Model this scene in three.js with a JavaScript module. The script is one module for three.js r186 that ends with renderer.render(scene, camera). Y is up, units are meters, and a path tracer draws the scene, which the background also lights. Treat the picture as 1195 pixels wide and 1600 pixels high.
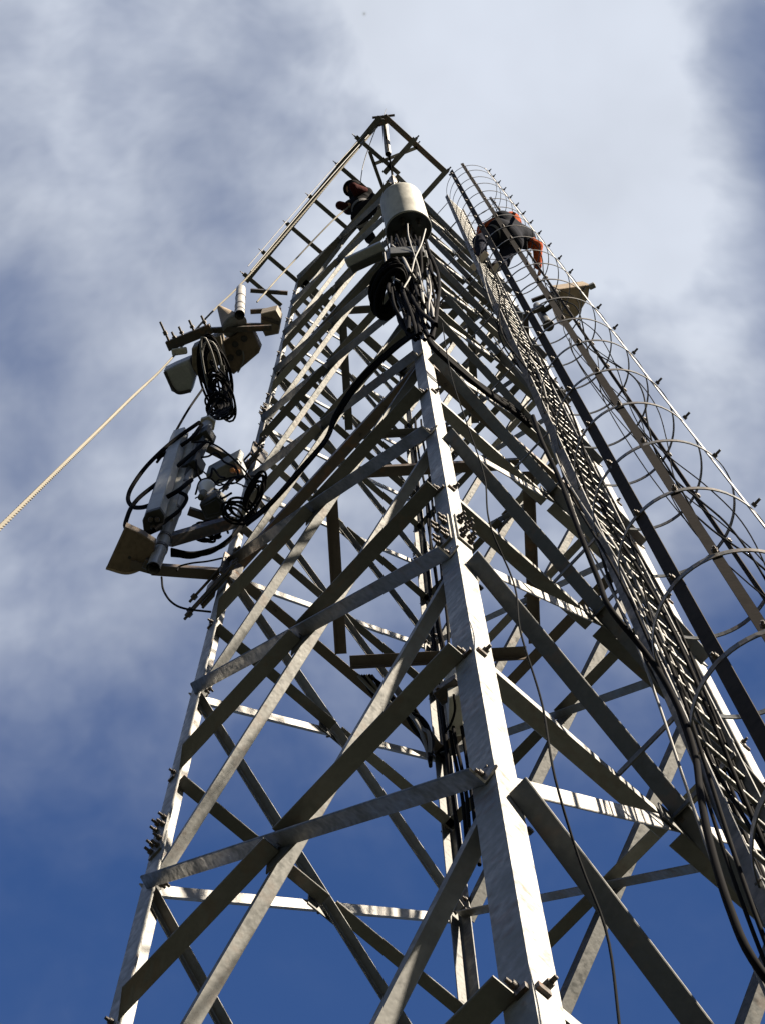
import * as THREE from 'three';
import { mergeGeometries } from 'three/addons/utils/BufferGeometryUtils.js';
import { MarchingCubes } from 'three/addons/objects/MarchingCubes.js';
import { RoundedBoxGeometry } from 'three/addons/geometries/RoundedBoxGeometry.js';
import { ImprovedNoise } from 'three/addons/math/ImprovedNoise.js';

// ------------------------------------------------------------------ camera, sky, sun, exposure
const scene = new THREE.Scene();
const camera = new THREE.PerspectiveCamera(28.2047, 1195 / 1600, 0.1, 9000);
camera.rotation.set(1.3309144352, 0.8038055721, -0.0361933779, 'YXZ');
camera.position.set(2.93339, 1.6, 3.39495);
camera.updateMatrixWorld(true);
scene.add(camera);
const EXPOSURE = 4.2;
const SUN = new THREE.Vector3(0.80, 0.56, -0.16).normalize();
const FOCAL = 3184.24;
const V = (x, y, z) => new THREE.Vector3(x, y, z);
const DATA = (arr, w, h) => { const t = new THREE.DataTexture(arr, w, h, THREE.RGBAFormat, THREE.UnsignedByteType); t.magFilter = THREE.LinearFilter; t.minFilter = THREE.LinearFilter; t.wrapS = t.wrapT = THREE.RepeatWrapping; t.needsUpdate = true; return t; };
function mulberry(a) { return () => { a |= 0; a = a + 0x6D2B79F5 | 0; let t = Math.imul(a ^ a >>> 15, 1 | a); t = t + Math.imul(t ^ t >>> 7, 61 | t) ^ t; return ((t ^ t >>> 14) >>> 0) / 4294967296; }; }
const rnd = mulberry(20251);
const rr = (a, b) => a + (b - a) * rnd();
const pn = new ImprovedNoise();
function fbm(x, y, z, oct, gain = 0.5) { let s = 0, a = 1, n = 0; for (let i = 0; i < oct; i++) { s += a * pn.noise(x, y, z + i * 7.3); n += a; a *= gain; x *= 2.03; y *= 2.03; } return s / n; }
const sstep = (a, b, x) => { const t = Math.min(1, Math.max(0, (x - a) / (b - a))); return t * t * (3 - 2 * t); };

// A cloud deck seen from below: density lives on a horizontal sheet one unit up (p, q run along and across the wind).
const WIND = Math.PI * 0.7442;
function skyColour(dx, dy, dz, out) {
  const up = Math.max(dy, 0.0);
  const s = 1 / Math.max(dy, 0.1);
  const hx = dx * s, hz = dz * s;
  const c = Math.cos(WIND), n = Math.sin(WIND);
  const p = c * hx - n * hz, q = n * hx + c * hz;          // across the street of cloud, along it
  // big banks of the deck, in hundredths of the deck's height
  const wx = p + 0.03 * fbm(p * 7, q * 7, 3.1, 4), wy = q + 0.03 * fbm(p * 7, q * 7, 9.7, 4);
  const cx = wy * 3150 + 590, cy = 1600 * wx / (0.449 + 0.148 * Math.max(wx, -0.5));
  const g = (a, b, ra, rb, w) => w * Math.exp(-((cx - a) ** 2) / (ra * ra) - ((cy - b) ** 2) / (rb * rb));
  let bank = 0.68 * (1 - sstep(820, 1480, cy)) + 0.03 + 0.36 * sstep(330, 720, cx) * (1 - sstep(330, 820, cy)) + g(820, 260, 260, 230, 0.12)
    - g(-10, 460, 110, 110, 0.32) - g(-20, 680, 80, 80, 0.14) - g(1225, 290, 125, 250, 0.74) - g(1190, 60, 90, 90, 0.25) - g(1210, 560, 80, 80, 0.2) - g(1170, 1020, 150, 150, 0.32) - g(640, 1000, 260, 150, 0.24)
    + g(1070, 640, 130, 150, 0.16) + g(600, 640, 230, 170, 0.12) - g(240, 90, 100, 60, 0.08) - g(330, 340, 90, 60, 0.06) - g(90, 1080, 120, 60, 0.1);
  const far = sstep(900, 2400, Math.hypot(cx - 597, cy - 700));
  bank = bank * (1 - far) + far * (0.20 + 1.3 * fbm(p * 1.6, q * 1.6, 21, 3));
  const tex = fbm(wx * 9, wy * 9, 1.7, 6, 0.55) * 0.6 + fbm(wx * 30, wy * 22, 5.2, 5, 0.6) * 0.30 + (0.5 - Math.abs(fbm(wx * 14 + 3, wy * 11, 8.8, 5, 0.6)) * 2.2) * 0.14;
  let d = bank + tex * (0.34 + 0.42 * Math.min(1, Math.max(0, bank)));
  d = Math.min(1, Math.max(0, d)); d = d * d * (1.6 - 0.6 * d);
  const thick = sstep(0.45, 1.0, d);
  const t = Math.pow(1 - up, 0.8);
  // clear sky: deep blue overhead, paler toward the horizon, brighter round the sun
  const sd = Math.max(0, dx * SUN.x + dy * SUN.y + dz * SUN.z);
  const glow = 0.06 * Math.pow(sd, 6);
  const b0 = [0.036 + 0.10 * t * t + glow, 0.090 + 0.16 * t * t + glow, 0.245 + 0.15 * t + glow * 0.9];
  const lum = 0.645 + 0.06 * thick + 0.10 * fbm(wx * 14, wy * 14, 13.3, 4) + 0.08 * sd;
  const cl = [lum * 0.93, lum * 1.0, lum * 1.13];
  const a = 0.97 * Math.pow(d, 1.05);
  for (let i = 0; i < 3; i++) out[i] = (b0[i] * (1 - a) + cl[i] * a) / EXPOSURE;
  if (dy < 0) { const k = Math.min(1, -dy * 8); out[0] = out[0] * (1 - k) + 0.05 * k; out[1] = out[1] * (1 - k) + 0.05 * k; out[2] = out[2] * (1 - k) + 0.04 * k; }
}
{
  const w = 2048, h = 2048, data = new Float32Array(w * h * 4), o = [0, 0, 0];
  for (let j = 0; j < h; j++) {
    const el = ((j + 0.5) / h - 0.5) * Math.PI, dy = Math.sin(el), ce = Math.cos(el);
    const step = dy < -0.06 ? 64 : dy < 0.5 ? 8 : dy < 0.8 ? 2 : 1;     // fewer samples where the deck is far from the zenith
    for (let i = 0; i < w; i += step) {
      const az = ((i + 0.5) / w - 0.5) * 2 * Math.PI;
      skyColour(ce * Math.cos(az), dy, ce * Math.sin(az), o);
      for (let s = 0; s < step; s++) { const q = (j * w + i + s) * 4; data[q] = o[0]; data[q + 1] = o[1]; data[q + 2] = o[2]; data[q + 3] = 1; }
    }
  }
  const sky = new THREE.DataTexture(data, w, h, THREE.RGBAFormat, THREE.FloatType);
  sky.mapping = THREE.EquirectangularReflectionMapping; sky.magFilter = THREE.LinearFilter; sky.minFilter = THREE.LinearFilter; sky.needsUpdate = true;
  scene.background = sky; scene.environment = sky;
}
const sun = new THREE.DirectionalLight(0xfff0da, 5.0);
sun.position.copy(SUN).multiplyScalar(120).add(V(0, 20, 0)); sun.target.position.set(0, 20, 0);
sun.castShadow = true; sun.shadow.radius = 2.2; sun.shadow.mapSize.set(4096, 4096);
Object.assign(sun.shadow.camera, { left: -30, right: 30, top: 30, bottom: -30, near: 1, far: 260 });
scene.add(sun, sun.target);
const renderer = new THREE.WebGLRenderer({ antialias: true });
renderer.toneMapping = THREE.LinearToneMapping; renderer.toneMappingExposure = EXPOSURE; renderer.shadowMap.enabled = true;

// ------------------------------------------------------------------ helpers
const used = {};
function numbered(n) { used[n] = (used[n] ?? -1) + 1; return used[n] ? `${n}_${String(used[n]).padStart(3, '0')}` : n; }
function tag(o, label, category, group) { o.userData.label = label; o.userData.category = category; if (group) o.userData.group = group; return o; }
function thing(name, label, category, at = V(0, 0, 0), group) { const o = new THREE.Group(); o.name = numbered(name); o.position.copy(at); scene.add(o); return tag(o, label, category, group); }
// geometry is given in world coordinates; a part of a thing is shifted to the thing's base
function baseOf(parent) { const v = V(0, 0, 0); for (let o = parent; o && o !== scene; o = o.parent) v.add(o.position); return v; }
function obj(name, geos, mat, parent = scene) {
  const list = (Array.isArray(geos) ? geos : [geos]).map((g) => { g = g.index ? g.toNonIndexed() : g; for (const k of Object.keys(g.attributes)) if (!['position', 'normal', 'uv'].includes(k)) g.deleteAttribute(k); return g; });
  const g = list.length > 1 ? mergeGeometries(list) : list[0];
  const b = baseOf(parent); if (b.lengthSq()) g.translate(-b.x, -b.y, -b.z);
  const m = new THREE.Mesh(g, mat); m.name = parent === scene ? numbered(name) : name; m.castShadow = m.receiveShadow = true; parent.add(m); return m;
}
// a pixel of the photograph's frame -> the point of that sight line on a plane of the place
const _d = V(0, 0, 0);
function sight(px, py) { return _d.set((px - 597.5) / FOCAL, -(py - 800) / FOCAL, -1).applyQuaternion(camera.quaternion).clone(); }
function onPlane(px, py, axis, val) { const d = sight(px, py); const t = (val - camera.position[axis]) / d[axis]; return camera.position.clone().addScaledVector(d, t); }
const atY = (px, py, h) => onPlane(px, py, 'y', h);
const atX = (px, py, x) => onPlane(px, py, 'x', x);
const atZ = (px, py, z) => onPlane(px, py, 'z', z);

function tube(pts, r, rad = 6, seg) { const c = new THREE.CatmullRomCurve3(pts, false, 'centripetal'); return new THREE.TubeGeometry(c, seg ?? Math.max(2, (pts.length - 1) * 8), r, rad, false); }
function rod(a, b, ra, rb = ra, rad = 12, open = false) { const l = a.distanceTo(b); const g = new THREE.CylinderGeometry(rb, ra, l, rad, 1, open); g.translate(0, l / 2, 0); g.applyQuaternion(new THREE.Quaternion().setFromUnitVectors(V(0, 1, 0), b.clone().sub(a).normalize())); g.translate(a.x, a.y, a.z); return g; }
function frameMatrix(o, x, y, z) { return new THREE.Matrix4().makeBasis(x, y, z).setPosition(o); }
// a bar of rectangular section from a to b; w along side, h along the remaining direction
function bar(a, b, side, w, h, bev = 0) {
  const y = b.clone().sub(a), l = y.length(); y.normalize();
  const x = side.clone().addScaledVector(y, -side.dot(y)).normalize(), z = x.clone().cross(y);
  const g = bev ? new RoundedBoxGeometry(w, l, h, 2, bev) : new THREE.BoxGeometry(w, l, h);
  const uv = g.attributes.uv; for (let i = 0; i < uv.count; i++) uv.setXY(i, uv.getX(i) * w, uv.getY(i) * l);
  g.applyMatrix4(frameMatrix(a.clone().add(b).multiplyScalar(0.5), x, y, z)); return g;
}
function rbox(c, w, h, d, yaw = 0, bev = 0.01, tilt = 0) { const g = new RoundedBoxGeometry(w, h, d, 2, bev); g.rotateX(tilt); g.rotateY(yaw); g.translate(c.x, c.y, c.z); return g; }
// rolled steel angle: heel line p0-p1, flange a (width wa, thickness t along b), flange b (width wb, thickness t along a)
function angleIron(p0, p1, aDir, bDir, wa, wb, t, mitre = 0) {   // mitre: how far the toe of flange b is cut back at p0
  const y = p1.clone().sub(p0), l = y.length(); y.normalize();
  const a = aDir.clone().addScaledVector(y, -aDir.dot(y)).normalize();
  const b = bDir.clone().addScaledVector(y, -bDir.dot(y)).addScaledVector(a, -bDir.dot(a)).normalize();
  const r = t * 0.35;                                                   // the toes of rolled steel are not knife sharp
  const prof = [[0, 0], [wa - r, 0], [wa, r], [wa, t], [t * 1.5, t], [t, t * 1.5], [t, wb], [r, wb], [0, wb - r]];
  const P = [], N = [], U = [], u0 = rnd() * 7, v0 = rnd() * 7;
  const n = prof.length, flip = a.clone().cross(b).dot(y) < 0;
  const pt = (i, s) => p0.clone().addScaledVector(a, prof[i][0]).addScaledVector(b, prof[i][1]).addScaledVector(y, s === 0 ? mitre * prof[i][1] : s);
  const tri = (q, nn, uvs) => { const o = flip ? [0, 2, 1] : [0, 1, 2]; for (const i of o) { P.push(q[i].x, q[i].y, q[i].z); N.push(nn.x, nn.y, nn.z); U.push(...uvs[i]); } };
  let per = 0;
  for (let i = 0; i < n; i++) {
    const j = (i + 1) % n, e = [prof[j][0] - prof[i][0], prof[j][1] - prof[i][1]], el = Math.hypot(...e);
    const nn = a.clone().multiplyScalar(e[1] / el).addScaledVector(b, -e[0] / el);
    const q = [pt(i, 0), pt(j, 0), pt(j, l), pt(i, l)], uv = [[u0, v0 + per], [u0, v0 + per + el], [u0 + l, v0 + per + el], [u0 + l, v0 + per]];
    tri([q[0], q[1], q[2]], nn, [uv[0], uv[1], uv[2]]); tri([q[0], q[2], q[3]], nn, [uv[0], uv[2], uv[3]]); per += el;
  }
  for (const [s, sg] of [[0, -1], [l, 1]]) {
    const nn = y.clone().multiplyScalar(sg);
    for (const quad of [[0, 1, 2, 3, 4], [0, 4, 5], [0, 5, 6, 7, 8]]) for (let k = 1; k < quad.length - 1; k++) {
      const id = [quad[0], quad[k], quad[k + 1]]; const q = id.map((i) => pt(i, s)), uv = id.map((i) => [u0 + prof[i][0], v0 + prof[i][1]]);
      if (sg < 0) tri([q[0], q[2], q[1]], nn, [uv[0], uv[2], uv[1]]); else tri(q, nn, uv);
    }
  }
  const g = new THREE.BufferGeometry();
  g.setAttribute('position', new THREE.Float32BufferAttribute(P, 3)); g.setAttribute('normal', new THREE.Float32BufferAttribute(N, 3)); g.setAttribute('uv', new THREE.Float32BufferAttribute(U, 2)); return g;
}
function objs(name, geos, mat, parent) { for (const g of geos) obj(name, g, mat, parent); }
function bolt(p, dir, r = 0.018, len = 0.035, tail = 0.0) {             // hexagon head (and threaded tail) standing proud along dir
  const g = [rod(p, p.clone().addScaledVector(dir, len), r, r * 0.96, 6)];
  if (tail) g.push(rod(p.clone().addScaledVector(dir, len), p.clone().addScaledVector(dir, len + tail), r * 0.55, r * 0.5, 6));
  return g;
}
// a prism: the outline (world points, nearly level) carried along up, edges chamfered
function prism(outline, up, bev = 0.012) {
  const c = outline.reduce((s, p) => s.add(p), V(0, 0, 0)).multiplyScalar(1 / outline.length);
  const y = up.clone().normalize(), x = outline[1].clone().sub(outline[0]); x.addScaledVector(y, -x.dot(y)).normalize(); const z = x.clone().cross(y);
  const sh = new THREE.Shape(outline.map((p) => { const d = p.clone().sub(c); return new THREE.Vector2(d.dot(x), d.dot(z)); }));
  const g = new THREE.ExtrudeGeometry(sh, { depth: up.length() - bev * 2, bevelEnabled: true, bevelSize: bev, bevelThickness: bev, bevelOffset: -bev, bevelSegments: 2, curveSegments: 6 });
  g.translate(0, 0, bev); g.applyMatrix4(frameMatrix(c, x, z, y)); 
  if (x.clone().cross(z).dot(y) < 0) { const id = g.index ? g.index.array : null; const p = g.attributes.position; if (!id) for (let i = 0; i < p.count; i += 3) for (const at of Object.values(g.attributes)) for (let k = 0; k < at.itemSize; k++) { const A = at.array, s = at.itemSize, t = A[(i + 1) * s + k]; A[(i + 1) * s + k] = A[(i + 2) * s + k]; A[(i + 2) * s + k] = t; } }
  g.computeVertexNormals(); return g;
}
// implicit body: tapered capsules joined by a smooth minimum
function body(bones, cell = 0.012, k = 0.035, pad = 0.03) {
  const bb = new THREE.Box3(); for (const [a, b, ra, rb] of bones) for (const [p, r] of [[a, ra], [b, rb]]) bb.expandByPoint(p.clone().addScalar(r + pad)).expandByPoint(p.clone().addScalar(-r - pad));
  const c = bb.getCenter(V(0, 0, 0)), sz = bb.getSize(V(0, 0, 0)), half = Math.max(sz.x, sz.y, sz.z) / 2 * 1.06;
  const res = Math.min(110, Math.max(24, Math.ceil(2 * half / cell)));
  const mc = new MarchingCubes(res, new THREE.MeshStandardMaterial(), false, false, 90000); mc.isolation = 0;
  const f = mc.field, hs = res / 2, B = bones.map(([a, b, ra, rb, sx = 1]) => { const d = b.clone().sub(a); return [a.x, a.y, a.z, d.x, d.y, d.z, Math.max(1e-9, d.lengthSq()), ra, rb]; });
  for (let z = 0; z < res; z++) for (let y = 0; y < res; y++) for (let x = 0; x < res; x++) {
    const X = c.x + half * (x - hs) / hs, Y = c.y + half * (y - hs) / hs, Z = c.z + half * (z - hs) / hs; let m = 1e3;
    for (const q of B) {
      const px = X - q[0], py = Y - q[1], pz = Z - q[2]; let t = (px * q[3] + py * q[4] + pz * q[5]) / q[6]; t = t < 0 ? 0 : t > 1 ? 1 : t;
      const ex = px - t * q[3], ey = py - t * q[4], ez = pz - t * q[5]; const dd = Math.sqrt(ex * ex + ey * ey + ez * ez) - (q[7] + (q[8] - q[7]) * t);
      const h = Math.max(k - Math.abs(m - dd), 0) / k; m = Math.min(m, dd) - h * h * k * 0.25;
    }
    f[z * res * res + y * res + x] = -m;
  }
  mc.update(); const n = mc.count; const g = new THREE.BufferGeometry();
  const P = mc.positionArray.slice(0, n * 3); for (let i = 0; i < n; i++) { P[i * 3] = c.x + half * P[i * 3]; P[i * 3 + 1] = c.y + half * P[i * 3 + 1]; P[i * 3 + 2] = c.z + half * P[i * 3 + 2]; }
  g.setAttribute('position', new THREE.BufferAttribute(P, 3)); g.setAttribute('normal', new THREE.BufferAttribute(mc.normalArray.slice(0, n * 3), 3));
  g.setAttribute('uv', new THREE.BufferAttribute(new Float32Array(n * 2).map((_, i) => P[(i >> 1) * 3 + (i & 1)] * 1.3), 2)); return g;
}

// ------------------------------------------------------------------ materials
// tiling noise on a torus
function tile(u, v, fr, seed) { const s = (x, y) => { const ix = ((Math.floor(x) % fr) + fr) % fr, iy = ((Math.floor(y) % fr) + fr) % fr; const q = Math.sin(ix * 127.1 + iy * 311.7 + seed * 74.7) * 43758.5453; return q - Math.floor(q); };
  const x = u * fr, y = v * fr, fx = x - Math.floor(x), fy = y - Math.floor(y), a = fx * fx * (3 - 2 * fx), b = fy * fy * (3 - 2 * fy); return (s(x, y) * (1 - a) + s(x + 1, y) * a) * (1 - b) + (s(x, y + 1) * (1 - a) + s(x + 1, y + 1) * a) * b; }
const s2 = (v) => Math.round(255 * Math.min(1, Math.max(0, v <= 0.0031308 ? v * 12.92 : 1.055 * Math.pow(v, 1 / 2.4) - 0.055)));
function paintMap(size, fn) { const d = new Uint8Array(size * size * 4); for (let j = 0; j < size; j++) for (let i = 0; i < size; i++) { const c = fn(i / size, j / size); const q = (j * size + i) * 4; d[q] = s2(c[0]); d[q + 1] = s2(c[1]); d[q + 2] = s2(c[2]); d[q + 3] = 255; } const t = DATA(d, size, size); t.colorSpace = THREE.SRGBColorSpace; return t; }
function greyMap(size, fn) { const d = new Uint8Array(size * size * 4); for (let j = 0; j < size; j++) for (let i = 0; i < size; i++) { const v = Math.round(255 * Math.min(1, Math.max(0, fn(i / size, j / size)))); const q = (j * size + i) * 4; d[q] = d[q + 1] = d[q + 2] = v; d[q + 3] = 255; } return DATA(d, size, size); }
function zinc(base, tint, rust, seed) {
  return paintMap(512, (u, v) => {
    const spangle = tile(u, v, 64, seed) * 0.5 + tile(u, v, 128, seed + 1) * 0.3 + tile(u, v, 23, seed + 2) * 0.4 - 0.6;
    const cloud = tile(u, v, 5, seed + 3) * 0.6 + tile(u, v, 11, seed + 4) * 0.4 - 0.5;
    const chalk = sstep(0.62, 0.8, tile(u, v, 9, seed + 6) * 0.6 + tile(u, v, 37, seed + 7) * 0.4);
    let g = base * (1 + 0.20 * spangle + 0.18 * cloud + 0.10 * chalk);
    const r = rust * sstep(0.58, 0.82, tile(u, v, 7, seed + 8) * 0.55 + tile(u, v, 31, seed + 10) * 0.45);
    return [g * tint[0] * (1 - r) + r * 0.12, g * tint[1] * (1 - r) + r * 0.066, g * tint[2] * (1 - r) + r * 0.036];
  });
}
const roughMap = greyMap(256, (u, v) => 0.52 + 0.25 * (tile(u, v, 9, 5) - 0.5) + 0.25 * (tile(u, v, 40, 6) - 0.5) + 0.12 * (tile(u, v, 110, 7) - 0.5));
const bumpMap = greyMap(256, (u, v) => 0.5 * tile(u, v, 20, 11) + 0.3 * tile(u, v, 60, 12) + 0.2 * tile(u, v, 127, 13));
const steel = (map, o = {}) => new THREE.MeshStandardMaterial({ map, roughnessMap: roughMap, bumpMap, bumpScale: 0.0012, roughness: 1, metalness: 0.25, ...o });
const M = {
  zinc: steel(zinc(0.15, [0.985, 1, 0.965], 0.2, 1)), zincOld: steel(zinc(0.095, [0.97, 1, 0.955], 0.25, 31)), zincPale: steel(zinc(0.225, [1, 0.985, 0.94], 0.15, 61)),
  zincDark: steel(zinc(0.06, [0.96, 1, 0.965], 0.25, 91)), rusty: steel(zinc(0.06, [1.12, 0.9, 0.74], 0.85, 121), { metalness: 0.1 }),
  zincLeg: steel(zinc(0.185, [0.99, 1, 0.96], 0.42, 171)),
  bolt: steel(zinc(0.035, [1.05, 0.95, 0.85], 0.7, 151), { roughness: 0.9 }),
};
const plain = (r, g, b, rough = 0.6, o = {}) => new THREE.MeshStandardMaterial({ color: new THREE.Color().setRGB(r, g, b), roughness: rough, ...o });
const matte = (r, g, b) => new THREE.MeshPhysicalMaterial({ color: new THREE.Color().setRGB(r, g, b).multiplyScalar(0.6), roughness: 0.75, specularIntensity: 0.04 });
const dusty = (c, seed, dirt = 0.3, o = {}) => new THREE.MeshPhysicalMaterial({ map: paintMap(256, (u, v) => { const n = 1 - dirt * (0.75 * sstep(0.35, 0.8, tile(u, v, 6, seed) * 0.5 + tile(u, v, 17, seed + 1) * 0.3 + tile(v, u, 45, seed + 2) * 0.3)); const m = 1 + 0.1 * (tile(u, v, 90, seed + 3) - 0.5); return [c[0] * n * m, c[1] * n * m * (1 - dirt * 0.02), c[2] * n * m * (1 - dirt * 0.08)]; }), roughness: 0.55, bumpMap, bumpScale: 0.001, specularIntensity: 0.5, ...o });
M.white = dusty([0.360, 0.360, 0.338], 3, 0.35); M.radome = dusty([0.255, 0.277, 0.300], 9, 0.25, { roughness: 0.42 }); M.grey = dusty([0.144, 0.151, 0.151], 15, 0.4);
M.beige = dusty([0.158, 0.137, 0.108], 21, 0.45); M.tan = dusty([0.274, 0.223, 0.166], 27, 0.35); M.brown = dusty([0.122, 0.094, 0.068], 33, 0.5); M.darkBox = dusty([0.032, 0.035, 0.035], 39, 0.4);
M.rubber = matte(0.008, 0.008, 0.009); M.cableOld = matte(0.012, 0.012, 0.0125); M.black = plain(0.012, 0.012, 0.012, 0.7); M.cableGrey = plain(0.10, 0.10, 0.095, 0.6);
M.rope = dusty([0.185, 0.175, 0.15], 45, 0.6, { roughness: 0.95 }); M.wire = matte(0.01, 0.011, 0.012);
M.glass = plain(0.62, 0.63, 0.63, 0.22, { metalness: 0 }); M.red = plain(0.32, 0.05, 0.04, 0.6); M.copper = plain(0.5, 0.22, 0.09, 0.45, { metalness: 0.4 });
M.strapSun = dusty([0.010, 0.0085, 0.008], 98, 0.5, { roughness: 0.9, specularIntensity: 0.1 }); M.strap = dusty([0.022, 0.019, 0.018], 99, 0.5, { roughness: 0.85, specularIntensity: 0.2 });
const cloth = (c, seed, o = {}) => dusty(c, seed, 0.35, { roughness: 0.95, bumpScale: 0.006, specularIntensity: 0.12, ...o });
M.skin = plain(0.255, 0.143, 0.090, 0.6); M.navy = cloth([0.009, 0.011, 0.018], 51); M.maroon = cloth([0.038, 0.009, 0.009], 57); M.orange = cloth([0.30, 0.062, 0.022], 63); M.denim = cloth([0.012, 0.014, 0.026], 69);
M.boot = cloth([0.075, 0.038, 0.022], 75); M.sole = plain(0.45, 0.40, 0.36, 0.8); M.web = cloth([0.150, 0.150, 0.158], 81); M.soot = cloth([0.008, 0.008, 0.010], 87); M.glove = cloth([0.098, 0.090, 0.068], 93);

// ------------------------------------------------------------------ ground
{
  const g = new THREE.CircleGeometry(4000, 96); g.rotateX(-Math.PI / 2); const uv = g.attributes.uv; for (let i = 0; i < uv.count; i++) uv.setXY(i, uv.getX(i) * 800, uv.getY(i) * 800);
  const m = new THREE.MeshStandardMaterial({ map: paintMap(256, (u, v) => { const n = 0.7 + 0.6 * tile(u, v, 12, 4); const k = sstep(0.4, 0.65, tile(u, v, 5, 8) * 0.6 + tile(u, v, 21, 9) * 0.4); return [n * (0.020 * (1 - k) + 0.012 * k), n * (0.021 * (1 - k) + 0.019 * k), n * (0.017 * (1 - k) + 0.011 * k)]; }), roughness: 1 });
  const o = obj('ground', g, m); o.userData.kind = 'structure';
}

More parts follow.
